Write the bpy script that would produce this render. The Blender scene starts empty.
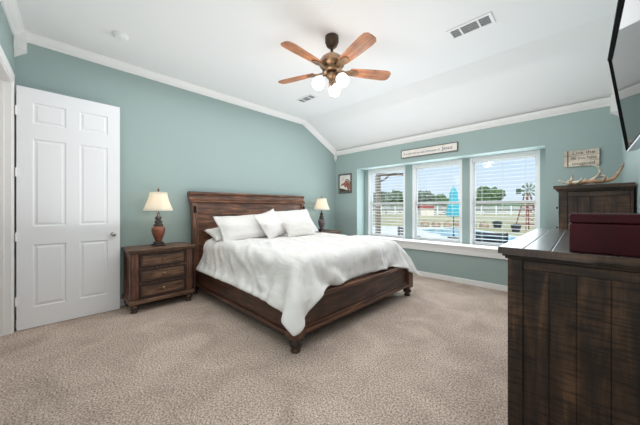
import bpy, bmesh, math, random
import numpy as np
from mathutils import Vector, Matrix, Euler, noise
random.seed(7)
sc = bpy.context.scene
C = sc.collection
PI = math.pi

def lin(c):
    return tuple(((v/255)/12.92 if v/255 <= 0.04045 else (((v/255)+0.055)/1.055)**2.4) for v in c) + (1,)

# ------------------------------------------------------------------ camera, world, lights, exposure
cam = bpy.data.cameras.new('camera'); cam_o = bpy.data.objects.new('camera', cam); C.objects.link(cam_o)
cam_o.location = (4.163, -4.747, 1.24)
cam_o.rotation_euler = (PI/2, 0, math.radians(44.6))
cam.sensor_width = 36; cam.lens = 265/640*36
cam.shift_y = -4.5/640
cam.clip_start = 0.02; cam.clip_end = 400
sc.camera = cam_o

w = bpy.data.worlds.new('sky'); sc.world = w; w.use_nodes = True
nt = w.node_tree; nt.nodes.clear()
wo = nt.nodes.new('ShaderNodeOutputWorld'); bg = nt.nodes.new('ShaderNodeBackground')
tc = nt.nodes.new('ShaderNodeTexCoord'); sx = nt.nodes.new('ShaderNodeSeparateXYZ'); cr = nt.nodes.new('ShaderNodeValToRGB')
nt.links.new(tc.outputs['Generated'], sx.inputs[0]); nt.links.new(sx.outputs['Z'], cr.inputs[0])
cr.color_ramp.elements[0].position = 0.0; cr.color_ramp.elements[0].color = lin((222, 238, 250))
cr.color_ramp.elements[1].position = 0.45; cr.color_ramp.elements[1].color = lin((150, 204, 246))
nt.links.new(cr.outputs[0], bg.inputs[0]); bg.inputs[1].default_value = .86
nt.links.new(bg.outputs[0], wo.inputs[0])

def light(name, kind, loc, energy, color=(1, 1, 1), size=0.1, rot=(0, 0, 0), size_y=None):
    l = bpy.data.lights.new(name, kind); l.energy = energy; l.color = color
    if kind == 'AREA':
        l.size = size
        if size_y: l.shape = 'RECTANGLE'; l.size_y = size_y
    elif kind == 'SUN': l.angle = size
    else: l.shadow_soft_size = size
    o = bpy.data.objects.new(name, l); C.objects.link(o); o.location = loc; o.rotation_euler = rot
    return o
light('sun', 'SUN', (0, 0, 20), 2.6, (1, .95, .88), 0.01, (math.radians(38), 0, math.radians(35)))
# daylight coming in at the three windows, then added fill lights for even brightness
for wx in (1.17, 2.22, 3.26):
    light('window_daylight', 'AREA', (wx, 0.27, 1.36), 9, (.84, .93, 1), 0.88, (-PI/2, 0, 0), 1.4)
    light('sky_daylight', 'AREA', (wx, 0.70, 1.45), 5, (.90, .96, 1), 0.9, (-PI/2, 0, 0), 1.5)
FAN_E, LAMP_E = 2.2, 6.0
light('upward_fill', 'AREA', (2.25, -2.5, 1.0), 34, (.98, .99, 1), 3.9, (PI, 0, 0), 4.4)  # added fill panel aimed up, brightens the ceiling; no real fixture
light('downward_fill', 'AREA', (2.25, -2.7, 2.95), 42, (.965, .98, 1), 3.6, (0, 0, 0), 3.8)  # added fill aimed down from below the ceiling, evens out floor and bed
light('camera_side_fill', 'AREA', (4.0, -4.75, 1.75), 9, (1, .985, .97), 0.8, (PI/2-.12, 0, math.radians(48)))  # added fill beside the camera, lifts the door, bed front and dresser end
light('hall_fill', 'AREA', (0.9, -6.0, 2.5), 4, (1, .95, .88), 0.9, (math.radians(40), 0, 0))  # added fill out of view in the hall, shines in through the doorway
sc.view_settings.view_transform = 'Standard'; sc.view_settings.look = 'None'
sc.view_settings.gamma = 1; sc.view_settings.exposure = 0.30; sc.view_settings.use_curve_mapping = False

# ------------------------------------------------------------------ materials
def newmat(name):
    m = bpy.data.materials.new(name); m.use_nodes = True
    return m, m.node_tree, m.node_tree.nodes['Principled BSDF']

def plain(name, col, rough=.5, metal=0, bump=0, bscale=60, var=0, vscale=5, spec=.5, coat=0):
    m, t, b = newmat(name)
    b.inputs['Base Color'].default_value = lin(col); b.inputs['Roughness'].default_value = rough
    b.inputs['Metallic'].default_value = metal; b.inputs['Specular IOR Level'].default_value = spec
    b.inputs['Coat Weight'].default_value = coat
    co = t.nodes.new('ShaderNodeTexCoord')
    if var:
        n = t.nodes.new('ShaderNodeTexNoise'); n.inputs['Scale'].default_value = vscale; n.inputs['Detail'].default_value = 4
        r = t.nodes.new('ShaderNodeValToRGB')
        r.color_ramp.elements[0].position = .3; r.color_ramp.elements[1].position = .7
        r.color_ramp.elements[0].color = lin([max(0, c*(1-var)) for c in col]); r.color_ramp.elements[1].color = lin([min(255, c*(1+var)) for c in col])
        t.links.new(co.outputs['Object'], n.inputs['Vector']); t.links.new(n.outputs[0], r.inputs[0]); t.links.new(r.outputs[0], b.inputs['Base Color'])
    if bump:
        n = t.nodes.new('ShaderNodeTexNoise'); n.inputs['Scale'].default_value = bscale; n.inputs['Detail'].default_value = 3
        bp = t.nodes.new('ShaderNodeBump'); bp.inputs['Strength'].default_value = bump; bp.inputs['Distance'].default_value = .01
        t.links.new(co.outputs['Object'], n.inputs['Vector']); t.links.new(n.outputs[0], bp.inputs['Height']); t.links.new(bp.outputs[0], b.inputs['Normal'])
    return m

def wood(name, dark, mid, light_, axis='x', rough=.45, stretch=14, scale=3.0, saw=0, coat=0, spec=.5):
    m, t, b = newmat(name)
    co = t.nodes.new('ShaderNodeTexCoord'); mp = t.nodes.new('ShaderNodeMapping')
    s = [stretch]*3; s['xyz'.index(axis)] = 1
    mp.inputs['Scale'].default_value = s
    n = t.nodes.new('ShaderNodeTexNoise'); n.inputs['Scale'].default_value = scale; n.inputs['Detail'].default_value = 6; n.inputs['Roughness'].default_value = .6; n.inputs['Distortion'].default_value = .6
    r = t.nodes.new('ShaderNodeValToRGB'); e = r.color_ramp.elements
    e[0].position = .3; e[0].color = lin(dark); e[1].position = .72; e[1].color = lin(light_); k = e.new(.5); k.color = lin(mid)
    t.links.new(co.outputs['Object'], mp.inputs[0]); t.links.new(mp.outputs[0], n.inputs['Vector']); t.links.new(n.outputs[0], r.inputs[0])
    # broad blotches of stain
    n2 = t.nodes.new('ShaderNodeTexNoise'); n2.inputs['Scale'].default_value = 5; n2.inputs['Detail'].default_value = 3
    mx = t.nodes.new('ShaderNodeMix'); mx.data_type = 'RGBA'; mx.blend_type = 'MULTIPLY'
    r2 = t.nodes.new('ShaderNodeValToRGB'); r2.color_ramp.elements[0].position = .35; r2.color_ramp.elements[0].color = (.45, .45, .45, 1); r2.color_ramp.elements[1].position = .6
    t.links.new(co.outputs['Object'], n2.inputs['Vector']); t.links.new(n2.outputs[0], r2.inputs[0])
    mx.inputs[0].default_value = .8
    t.links.new(r.outputs[0], mx.inputs[6]); t.links.new(r2.outputs[0], mx.inputs[7])
    out = mx.outputs[2]; h = n.outputs[0]
    if saw:   # rough saw marks across the planks
        mp3 = t.nodes.new('ShaderNodeMapping'); mp3.inputs['Rotation'].default_value = (0, .12, 0)
        s3 = [8]*3; s3['xyz'.index(axis)] = 90; mp3.inputs['Scale'].default_value = s3
        n3 = t.nodes.new('ShaderNodeTexNoise'); n3.inputs['Scale'].default_value = 1; n3.inputs['Detail'].default_value = 2
        r3 = t.nodes.new('ShaderNodeValToRGB'); r3.color_ramp.elements[0].position = .38; r3.color_ramp.elements[0].color = (.25, .23, .22, 1); r3.color_ramp.elements[1].position = .52
        mx3 = t.nodes.new('ShaderNodeMix'); mx3.data_type = 'RGBA'; mx3.blend_type = 'MULTIPLY'; mx3.inputs[0].default_value = saw
        t.links.new(co.outputs['Object'], mp3.inputs[0]); t.links.new(mp3.outputs[0], n3.inputs['Vector']); t.links.new(n3.outputs[0], r3.inputs[0])
        t.links.new(out, mx3.inputs[6]); t.links.new(r3.outputs[0], mx3.inputs[7]); out = mx3.outputs[2]; h = n3.outputs[0]
    t.links.new(out, b.inputs['Base Color'])
    bp = t.nodes.new('ShaderNodeBump'); bp.inputs['Strength'].default_value = .25; bp.inputs['Distance'].default_value = .005
    t.links.new(h, bp.inputs['Height']); t.links.new(bp.outputs[0], b.inputs['Normal'])
    b.inputs['Roughness'].default_value = rough; b.inputs['Coat Weight'].default_value = coat; b.inputs['Specular IOR Level'].default_value = spec
    b.inputs['Coat Roughness'].default_value = .3
    return m

def emis(name, col, strength, base=None):
    m, t, b = newmat(name)
    b.inputs['Base Color'].default_value = lin(base or col); b.inputs['Roughness'].default_value = .4
    b.inputs['Emission Color'].default_value = lin(col); b.inputs['Emission Strength'].default_value = strength
    return m

M = {}
M['wall'] = plain('teal_wall_paint', (158, 176, 173), .7, bump=.08, bscale=220)
M['ceil'] = plain('white_ceiling_paint', (236, 236, 236), .9, bump=.1, bscale=150)
M['trim'] = plain('white_trim_paint', (240, 238, 236), .45)
M['door'] = plain('white_door_paint', (240, 240, 242), .4)
M['vinyl'] = plain('white_vinyl', (244, 244, 244), .35)
M['blind'] = plain('white_blind', (246, 246, 244), .4)
M['cord'] = plain('blind_cord', (225, 225, 222), .8)
M['silver'] = plain('satin_nickel', (190, 188, 184), .25, 1)
M['bronze'] = plain('aged_bronze', (112, 88, 66), .38, .8, var=.2, vscale=20)
M['bronze_dark'] = plain('dark_bronze', (84, 68, 54), .45, .6)
M['knob'] = plain('antique_brass_knob', (150, 128, 104), .3, .9)
M['black_metal'] = plain('black_metal', (26, 24, 23), .4, .6)
M['black'] = plain('black_plastic', (14, 14, 15), .7, spec=.15)
M['screen'] = plain('tv_glass', (10, 10, 12), .05, spec=.3)
M['bezel_silver'] = plain('silver_bezel', (205, 210, 218), .3, .3)
M['leather'] = plain('burgundy_leather', (54, 14, 20), .5, spec=.14, var=.18, vscale=6, bump=.1, bscale=90)
M['vent'] = plain('white_vent_metal', (235, 235, 235), .5)
M['vent_dark'] = plain('grey_vent_louvre', (205, 205, 205), .6)
M['sheet'] = plain('white_bed_linen', (232, 228, 225), .85, bump=.5, bscale=9)
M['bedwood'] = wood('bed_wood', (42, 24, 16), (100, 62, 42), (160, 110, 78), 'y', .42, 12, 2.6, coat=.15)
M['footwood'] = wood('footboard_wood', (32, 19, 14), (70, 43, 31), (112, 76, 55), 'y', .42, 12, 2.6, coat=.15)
M['bedwood_x'] = wood('bed_wood_along_rail', (40, 22, 16), (80, 48, 34), (118, 76, 54), 'x', .42, 12, 2.6, coat=.15)
M['bedwood_z'] = wood('bed_wood_upright', (62, 36, 26), (112, 74, 54), (154, 108, 80), 'z', .42, 12, 2.6, coat=.15)
M['nswood'] = wood('nightstand_wood', (62, 42, 32), (112, 82, 64), (160, 122, 96), 'y', .45, 12, 4)
M['nswood_z'] = wood('nightstand_wood_upright', (58, 36, 29), (106, 70, 56), (146, 100, 80), 'z', .45, 12, 4)
M['nsedge'] = plain('nightstand_dark_edge', (44, 30, 25), .5)
M['dark_z'] = wood('rough_sawn_wood_upright', (30, 20, 16), (64, 44, 32), (112, 80, 56), 'z', .5, 9, 1.8, saw=.75)
M['dark_y'] = wood('rough_sawn_wood_long', (40, 34, 33), (66, 56, 53), (98, 86, 80), 'y', .30, 9, 2.2, saw=.3, coat=.6)
M['dark_x'] = wood('rough_sawn_wood_cross', (34, 24, 19), (68, 48, 36), (110, 80, 58), 'x', .45, 9, 2.2, saw=.4)
M['gap'] = plain('dark_gap', (14, 11, 10), .8)
M['fanwood'] = wood('fan_blade_wood', (128, 74, 44), (176, 112, 72), (206, 148, 104), 'x', .4, 14, 3)
M['globe'] = emis('frosted_glass_lit', (255, 250, 243), 1.1)
def shade_mat():
    m, t, b = newmat('lamp_shade_fabric')
    b.inputs['Base Color'].default_value = lin((246, 241, 230)); b.inputs['Roughness'].default_value = .8
    tr = t.nodes.new('ShaderNodeBsdfTranslucent'); tr.inputs[0].default_value = lin((252, 246, 234))
    mx = t.nodes.new('ShaderNodeMixShader'); mx.inputs[0].default_value = .5
    t.links.new(b.outputs[0], mx.inputs[1]); t.links.new(tr.outputs[0], mx.inputs[2])
    t.links.new(mx.outputs[0], t.nodes['Material Output'].inputs[0])
    return m
M['shade'] = shade_mat()
M['urn'] = plain('lamp_urn_glaze', (126, 72, 52), .3, var=.25, vscale=14, coat=.4)
M['urn_dark'] = plain('lamp_urn_dark_band', (52, 42, 40), .4)
M['urn2'] = plain('lamp_urn_grey_glaze', (96, 84, 88), .3, var=.25, vscale=14, coat=.4)
M['bulb'] = emis('bulb_glow', (255, 226, 180), 6)
M['bone'] = plain('antler_bone', (216, 198, 176), .55, var=.25, vscale=14, bump=.3, bscale=60)
M['bone_dark'] = plain('antler_brown_beam', (150, 116, 90), .55, var=.4, vscale=12, bump=.3, bscale=60)
M['signwood'] = wood('whitewashed_sign_wood', (206, 190, 170), (232, 218, 200), (240, 230, 214), 'x', .7, 10, 3)
M['signwhite'] = plain('sign_face', (228, 222, 216), .7, var=.03, vscale=9)
M['signframe'] = plain('sign_grey_frame', (96, 94, 86), .6)
M['ink'] = plain('sign_ink', (84, 70, 66), .7)
M['picframe'] = plain('picture_grey_frame', (92, 84, 84), .5)
M['brick'] = None

def glass_mat():
    m, t, b = newmat('window_glass'); t.nodes.remove(b)
    tr = t.nodes.new('ShaderNodeBsdfTransparent'); gl = t.nodes.new('ShaderNodeBsdfGlossy'); gl.inputs['Roughness'].default_value = .02
    mx = t.nodes.new('ShaderNodeMixShader'); mx.inputs[0].default_value = .04
    t.links.new(tr.outputs[0], mx.inputs[1]); t.links.new(gl.outputs[0], mx.inputs[2]); t.links.new(mx.outputs[0], t.nodes['Material Output'].inputs[0])
    return m
M['glass'] = glass_mat()

def carpet_mat():
    m, t, b = newmat('beige_carpet')
    co = t.nodes.new('ShaderNodeTexCoord')
    n = t.nodes.new('ShaderNodeTexNoise'); n.inputs['Scale'].default_value = 84; n.inputs['Detail'].default_value = 5; n.inputs['Roughness'].default_value = .8
    r = t.nodes.new('ShaderNodeValToRGB'); e = r.color_ramp.elements
    e[0].position = .36; e[0].color = lin((104, 84, 72)); e[1].position = .62; e[1].color = lin((250, 229, 213))
    n2 = t.nodes.new('ShaderNodeTexNoise'); n2.inputs['Scale'].default_value = 2.6; n2.inputs['Detail'].default_value = 3; n2.inputs['Distortion'].default_value = .8
    r2 = t.nodes.new('ShaderNodeValToRGB'); r2.color_ramp.elements[0].position = .35; r2.color_ramp.elements[0].color = (.78, .76, .75, 1); r2.color_ramp.elements[1].position = .65
    mx = t.nodes.new('ShaderNodeMix'); mx.data_type = 'RGBA'; mx.blend_type = 'MULTIPLY'; mx.inputs[0].default_value = 1
    for a in (n, n2): t.links.new(co.outputs['Object'], a.inputs['Vector'])
    t.links.new(n.outputs[0], r.inputs[0]); t.links.new(n2.outputs[0], r2.inputs[0])
    t.links.new(r.outputs[0], mx.inputs[6]); t.links.new(r2.outputs[0], mx.inputs[7]); t.links.new(mx.outputs[2], b.inputs['Base Color'])
    b.inputs['Roughness'].default_value = 1; b.inputs['Specular IOR Level'].default_value = .1
    bp = t.nodes.new('ShaderNodeBump'); bp.inputs['Strength'].default_value = .7; bp.inputs['Distance'].default_value = .012
    t.links.new(n.outputs[0], bp.inputs['Height']); t.links.new(bp.outputs[0], b.inputs['Normal'])
    return m
M['carpet'] = carpet_mat()

def brick_mat():
    m, t, b = newmat('brown_brick')
    co = t.nodes.new('ShaderNodeTexCoord'); br = t.nodes.new('ShaderNodeTexBrick')
    br.inputs['Color1'].default_value = lin((122, 92, 74)); br.inputs['Color2'].default_value = lin((88, 66, 56)); br.inputs['Mortar'].default_value = lin((196, 184, 170))
    br.inputs['Scale'].default_value = 4.5; br.inputs['Mortar Size'].default_value = .03
    mp = t.nodes.new('ShaderNodeMapping'); mp.inputs['Rotation'].default_value = (PI/2, 0, 0)
    t.links.new(co.outputs['Object'], mp.inputs[0]); t.links.new(mp.outputs[0], br.inputs['Vector']); t.links.new(br.outputs[0], b.inputs['Base Color'])
    b.inputs['Roughness'].default_value = .85
    return m
M['brick'] = brick_mat()

# ------------------------------------------------------------------ mesh helpers
def BM(): return bmesh.new()

def box(bm, x0, x1, y0, y1, z0, z1, rot=None, piv=None):
    vs = [bm.verts.new((x, y, z)) for x in (x0, x1) for y in (y0, y1) for z in (z0, z1)]
    for f in ((0, 1, 3, 2), (4, 6, 7, 5), (0, 4, 5, 1), (2, 3, 7, 6), (0, 2, 6, 4), (1, 5, 7, 3)):
        bm.faces.new([vs[i] for i in f])
    if rot is not None:
        p = Vector(piv) if piv is not None else Vector(((x0+x1)/2, (y0+y1)/2, (z0+z1)/2))
        R = Euler(rot).to_matrix()
        for v in vs: v.co = R @ (v.co-p) + p
    return vs

def prism(bm, pts, vec):
    """closed polygon pts (3D) extruded by vec"""
    vec = Vector(vec)
    a = [bm.verts.new(p) for p in pts]; b = [bm.verts.new(Vector(p)+vec) for p in pts]
    bm.faces.new(a); bm.faces.new(b[::-1]); n = len(pts)
    for i in range(n): bm.faces.new((a[i], b[i], b[(i+1) % n], a[(i+1) % n]))

def lathe(bm, prof, c=(0, 0, 0), seg=24, axis='z', sq=False):
    """prof: list of (r, h)"""
    rings = []
    for r, h in prof:
        ring = []
        for i in range(seg):
            a = 2*PI*i/seg
            x, y = r*math.cos(a), r*math.sin(a)
            if sq:
                k = r/max(abs(math.cos(a)), abs(math.sin(a))); x, y = k*math.cos(a), k*math.sin(a)
            p = {'z': (x, y, h), 'x': (h, x, y), 'y': (x, h, y)}[axis]
            ring.append(bm.verts.new((p[0]+c[0], p[1]+c[1], p[2]+c[2])))
        rings.append(ring)
    for A, B in zip(rings, rings[1:]):
        for i in range(seg): bm.faces.new((A[i], A[(i+1) % seg], B[(i+1) % seg], B[i]))
    bm.faces.new(rings[0][::-1]); bm.faces.new(rings[-1])

def tube(bm, pts, rad, seg=10):
    pts = [Vector(p) for p in pts]; n = len(pts)
    if not isinstance(rad, (list, tuple)): rad = [rad]*n
    rings = []
    up = Vector((0, 0, 1))
    for i, p in enumerate(pts):
        t = (pts[min(i+1, n-1)]-pts[max(i-1, 0)]).normalized()
        u = t.cross(up) if abs(t.dot(up)) < .95 else t.cross(Vector((1, 0, 0)))
        u.normalize(); v = t.cross(u)
        rings.append([bm.verts.new(p+(u*math.cos(2*PI*k/seg)+v*math.sin(2*PI*k/seg))*rad[i]) for k in range(seg)])
    for A, B in zip(rings, rings[1:]):
        for k in range(seg): bm.faces.new((A[k], A[(k+1) % seg], B[(k+1) % seg], B[k]))
    bm.faces.new(rings[0][::-1]); bm.faces.new(rings[-1])

def spline(ctrl, n=6):
    """Catmull-Rom through (x,y,z,r)"""
    P = [Vector(c[:3]) for c in ctrl]; R = [c[3] for c in ctrl]; out = []; rr = []
    for i in range(len(P)-1):
        p0, p1, p2, p3 = P[max(i-1, 0)], P[i], P[i+1], P[min(i+2, len(P)-1)]
        for k in range(n):
            t = k/n
            out.append(.5*((2*p1)+(p2-p0)*t+(2*p0-5*p1+4*p2-p3)*t*t+(3*p1-p0-3*p2+p3)*t**3)); rr.append(R[i]*(1-t)+R[i+1]*t)
    out.append(P[-1]); rr.append(R[-1])
    return out, rr

def link(name, me, mat, parent=None, bevel=0, smooth=False, seg=2):
    o = bpy.data.objects.new(name, me); C.objects.link(o)
    for m in (mat if isinstance(mat, (list, tuple)) else [mat]): me.materials.append(m)
    if parent: o.parent = parent
    if smooth:
        for p in me.polygons: p.use_smooth = True
    if bevel:
        b = o.modifiers.new('bevel', 'BEVEL'); b.width = bevel; b.segments = seg; b.limit_method = 'ANGLE'; b.angle_limit = math.radians(40)
    return o

def obj(name, bm, mat, parent=None, bevel=0, smooth=False, seg=2):
    bmesh.ops.recalc_face_normals(bm, faces=bm.faces[:])
    me = bpy.data.meshes.new(name); bm.to_mesh(me); bm.free()
    o = link(name, me, mat, parent, bevel, smooth, seg)
    if smooth == 'auto':
        me.set_sharp_from_angle(angle=math.radians(35))
    return o

def tag(o, label, cat, group=None, kind=None):
    o['label'] = label; o['category'] = cat
    if group: o['group'] = group
    if kind: o['kind'] = kind
    return o

def thing(name, label, cat, loc=(0, 0, 0), rz=0, group=None):
    o = bpy.data.objects.new(name, None); C.objects.link(o); o.empty_display_size = .1
    o.location = loc; o.rotation_euler = (0, 0, rz)
    return tag(o, label, cat, group)

def struct(name, bm, mat, label=None, bevel=0, smooth=False):
    o = obj(name, bm, mat, None, bevel, smooth); o['kind'] = 'structure'
    o['label'] = label; return o

def copy_tree(o, parent=None):
    c = o.copy(); C.objects.link(c); c.parent = parent
    for ch in list(o.children): copy_tree(ch, c)
    return c

def text_obj(name, s, size, mat, parent, loc, rot, extrude=.001, width=None):
    cu = bpy.data.curves.new(name, 'FONT'); cu.body = s; cu.size = size; cu.extrude = extrude; cu.align_x = 'CENTER'; cu.align_y = 'CENTER'
    tmp = bpy.data.objects.new('tmp', cu); C.objects.link(tmp)
    dg = bpy.context.evaluated_depsgraph_get(); me = bpy.data.meshes.new_from_object(tmp.evaluated_get(dg))
    bpy.data.objects.remove(tmp); me.materials.clear()
    o = link(name, me, mat, parent); o.location = loc; o.rotation_euler = rot
    if width:
        xs = [v.co.x for v in me.vertices]; k = width/(max(xs)-min(xs))
        for v in me.vertices: v.co.x *= k
    return o

# ------------------------------------------------------------------ the room
W = 4.50; YD = -5.015; ZC = 3.07; ZL = 2.56; YS = -1.03; T = .14
bm = BM(); box(bm, -T, W+T, YD-2.1, 0, -.12, 0); struct('floor', bm, M['carpet'], 'beige speckled wall to wall carpet')
bm = BM(); prism(bm, [(0, YD-.4, 0), (0, .42, 0), (0, .42, ZL-.02), (0, 0, ZL), (0, YS, ZC), (0, YD-.4, ZC)], (-T, 0, 0))
struct('wall_left', bm, M['wall'], 'teal wall behind the bed and the open door')
bm = BM(); prism(bm, [(W, YD-.4, 0), (W, 0, 0), (W, 0, ZL), (W, YS, ZC), (W, YD-.4, ZC)], (T, 0, 0))
struct('wall_right', bm, M['wall'], 'teal wall behind the television')
# window wall with a deep recess holding three windows
RX0, RX1, RZ0, RZ1, RD = .631, 3.815, .60, 2.10, .30
bm = BM()
box(bm, 0, RX0, 0, .42, 0, ZL-.001); box(bm, RX1, W, 0, .42, 0, ZL-.001)
box(bm, RX0, RX1, 0, .42, 0, RZ0); box(bm, RX0, RX1, 0, .42, RZ1, ZL-.001)
WX = [(.719, 1.616), (1.767, 2.679), (2.798, 3.731)]
edges = [RX0]+[v for p in WX for v in p]+[RX1]
for a, b in zip(edges[::2], edges[1::2]): box(bm, a, b, RD, .42, RZ0, RZ1)
struct('wall_back', bm, M['wall'], 'teal window wall with a deep recess for three windows')
# door wall
DX0, DX1, DZ = .15, 1.03, 2.502
bm = BM()
box(bm, 0, DX0, YD-T, YD, 0, ZC); box(bm, DX1, W, YD-T, YD, 0, ZC); box(bm, DX0, DX1, YD-T, YD, DZ, ZC)
struct('wall_front', bm, M['wall'], 'teal wall with the doorway')
bm = BM()
prism(bm, [(-T, YD-.5, ZC), (-T, YS, ZC), (-T, 0, ZL), (-T, .42, ZL-.01), (-T, .42, ZL+.15), (-T, 0, ZL+.16), (-T, YS, ZC+.14), (-T, YD-.5, ZC+.14)], (W+2*T, 0, 0))
struct('ceiling', bm, M['ceil'], 'white ceiling sloping down to the window wall')
# the hall beyond the doorway
bm = BM(); box(bm, -.14, -.0, YD-1.6, YD-T, 0, 2.7); box(bm, 2.2, 2.3, YD-1.6, YD-T, 0, 2.7); box(bm, -.14, 2.3, YD-1.7, YD-1.6, 0, 2.7); box(bm, -.14, 2.3, YD-1.6, YD-T, 2.7, 2.8)
struct('wall_hall', bm, M['trim'], 'pale walls of the hall beyond the door')

# crown moulding
prof = [(0, 0), (.080, 0), (.080, -.012), (.070, -.019), (.060, -.035), (.040, -.055), (.024, -.064), (.020, -.074), (.012, -.077), (.012, -.084), (0, -.084)]
def crown(name, p0, run, out, label, drop=(0, 0, -1)):
    out = Vector(out); dn = -Vector(drop); bm = BM()
    prism(bm, [Vector(p0)+out*a+dn*b for a, b in prof], run); return struct(name, bm, M['trim'], label)
crown('trim_1', (0, YD, ZC), (0, YS-YD, 0), (1, 0, 0), 'white crown moulding along the top of the bed wall')
sl = Vector((0, -YS, ZL-ZC)); sn = Vector((0, ZL-ZC, YS)).normalized()
crown('trim_2', (0, YS, ZC), tuple(sl), (1, 0, 0), 'white crown moulding down the sloping end of the bed wall', sn)
crown('trim_3', (0, 0, ZL), (W, 0, 0), (0, -1, 0), 'white crown moulding above the windows')
crown('trim_4', (W, YD-.25, ZC), (0, YS-YD+.25, 0), (-1, 0, 0), 'white crown moulding above the television')
crown('trim_5', (W, YS, ZC), tuple(sl), (-1, 0, 0), 'white crown moulding down the slope beside the television', sn)
crown('trim_6', (0, YD, ZC), (W, 0, 0), (0, 1, 0), 'white crown moulding over the doorway wall')
def corner_block(name, x, y, zt, dx, dy, label):
    s = .088; bm = BM(); z1 = zt-.20
    q = [(x, y), (x+dx*s, y), (x+dx*s, y+dy*s), (x, y+dy*s)]
    prism(bm, [(a, b, zt+.0) for a, b in q], (0, 0, z1-zt))
    top = [bm.verts.new((a, b, z1)) for a, b in q]; tip = bm.verts.new((x, y, z1-.075)); 
    t2 = [bm.verts.new((x+(a-x)*.45, y+(b-y)*.45, z1-.04)) for a, b in q]
    for i in range(4): bm.faces.new((top[i], top[(i+1) % 4], t2[(i+1) % 4], t2[i])) if i else bm.faces.new((top[0], top[1], t2[1], t2[0]))
    for i in range(4):
        try: bm.faces.new((t2[i], t2[(i+1) % 4], tip))
        except Exception: pass
    struct(name, bm, M['trim'], label)
front_parts = []
corner_block('trim_7', 0, YD, ZC, 1, 1, 'white crown corner block above the open door')
corner_block('trim_8', 0, 0, ZL+.05, .5, -.5, 'small white crown corner block between bed wall and window wall')
corner_block('trim_9', W, 0, ZL+.02, -1, -1, 'white crown corner block above the antlers')
# baseboards
def base(name, x0, x1, y0, y1, label):
    bm = BM(); box(bm, x0, x1, y0, y1, 0, .085); struct(name, bm, M['trim'], label, bevel=.005)
base('baseboard_left', 0, .016, YD, 0, 'white baseboard of the bed wall')
base('baseboard_back', 0, W, -.016, 0, 'white baseboard under the windows')
base('baseboard_right', W-.016, W, YD-.24, 0, 'white baseboard behind the dresser')
base('baseboard_front', DX1+.09, W, YD, YD+.016, 'white baseboard beside the doorway')
# window sill board and apron
bm = BM(); box(bm, RX0-.06, RX1+.06, -.05, RD+.02, RZ0, RZ0+.022); struct('trim_10', bm, M['trim'], 'white window sill board', bevel=.006)
bm = BM(); box(bm, RX0-.04, RX1+.04, -.028, 0, .475, RZ0); box(bm, RX0-.045, RX1+.045, -.036, 0, .565, RZ0); struct('trim_11', bm, M['trim'], 'white moulding under the window sill', bevel=.005)
# door casing and jambs
bm = BM()
box(bm, DX0-.0, DX0+.022, YD-T, YD+.002, 0, DZ); box(bm, DX1-.022, DX1, YD-T, YD+.002, 0, DZ); box(bm, DX0, DX1, YD-T, YD+.002, DZ-.022, DZ)
box(bm, DX0+.022, DX0+.034, YD-.075, YD-.045, 0, DZ); box(bm, DX1-.034, DX1-.022, YD-.075, YD-.045, 0, DZ)
struct('trim_12', bm, M['trim'], 'white jambs and head of the doorway', bevel=.002)
bm = BM()
box(bm, DX0-.085, DX0+.004, YD, YD+.014, 0, DZ+.085); box(bm, DX1-.004, DX1+.085, YD, YD+.014, 0, DZ+.085); box(bm, DX0+.004, DX1-.004, YD, YD+.014, DZ-.004, DZ+.085)
struct('trim_13', bm, M['trim'], 'white casing around the doorway', bevel=.004)

# the doorway wall stands three degrees off square
turn = Matrix.Translation((0, YD, 0)) @ Matrix.Rotation(math.radians(-3), 4, 'Z') @ Matrix.Translation((0, -YD, 0))
for nm in ('wall_front', 'trim_6', 'trim_12', 'trim_13', 'baseboard_front', 'wall_hall'):
    bpy.data.objects[nm].matrix_world = turn

# windows
for i, (a, b) in enumerate(WX):
    bm = BM(); z0, z1 = RZ0+.022, RZ1; f = .042; y0, y1 = RD, .42
    box(bm, a, a+f, y0, y1, z0, z1); box(bm, b-f, b, y0, y1, z0, z1); box(bm, a+f, b-f, y0, y1, z1-f, z1); box(bm, a+f, b-f, y0+.03, y1, z0, z0+.016)
    wobj = struct('window_%d' % (i+1), bm, M['vinyl'], 'white framed double hung window, %s of the three' % ('leftmost', 'middle', 'rightmost')[i], bevel=.004)
    zm = 1.335
    for nm, (s0, s1, yy) in (('upper_sash', (zm-.02, z1-f, .395)), ('lower_sash', (z0+.016, zm+.025, .372))):
        bm = BM(); q = .026; lo = .032 if nm == 'lower_sash' else .045
        box(bm, a+f, a+f+q, yy-.012, yy+.012, s0, s1); box(bm, b-f-q, b-f, yy-.012, yy+.012, s0, s1)
        box(bm, a+f+q, b-f-q, yy-.012, yy+.012, s0, s0+lo); box(bm, a+f+q, b-f-q, yy-.012, yy+.012, s1-.045, s1)
        s_ = obj(nm, bm, M['vinyl'], wobj, .003)
        bm = BM(); box(bm, a+f+q, b-f-q, yy-.003, yy+.003, s0+lo, s1-.045)
        obj('pane', bm, M['glass'], s_)
    bm = BM(); box(bm, (a+b)/2-.03, (a+b)/2+.03, .345, .36, zm+.0, zm+.02); obj('sash_lock', bm, M['vinyl'], wobj, .003)

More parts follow.
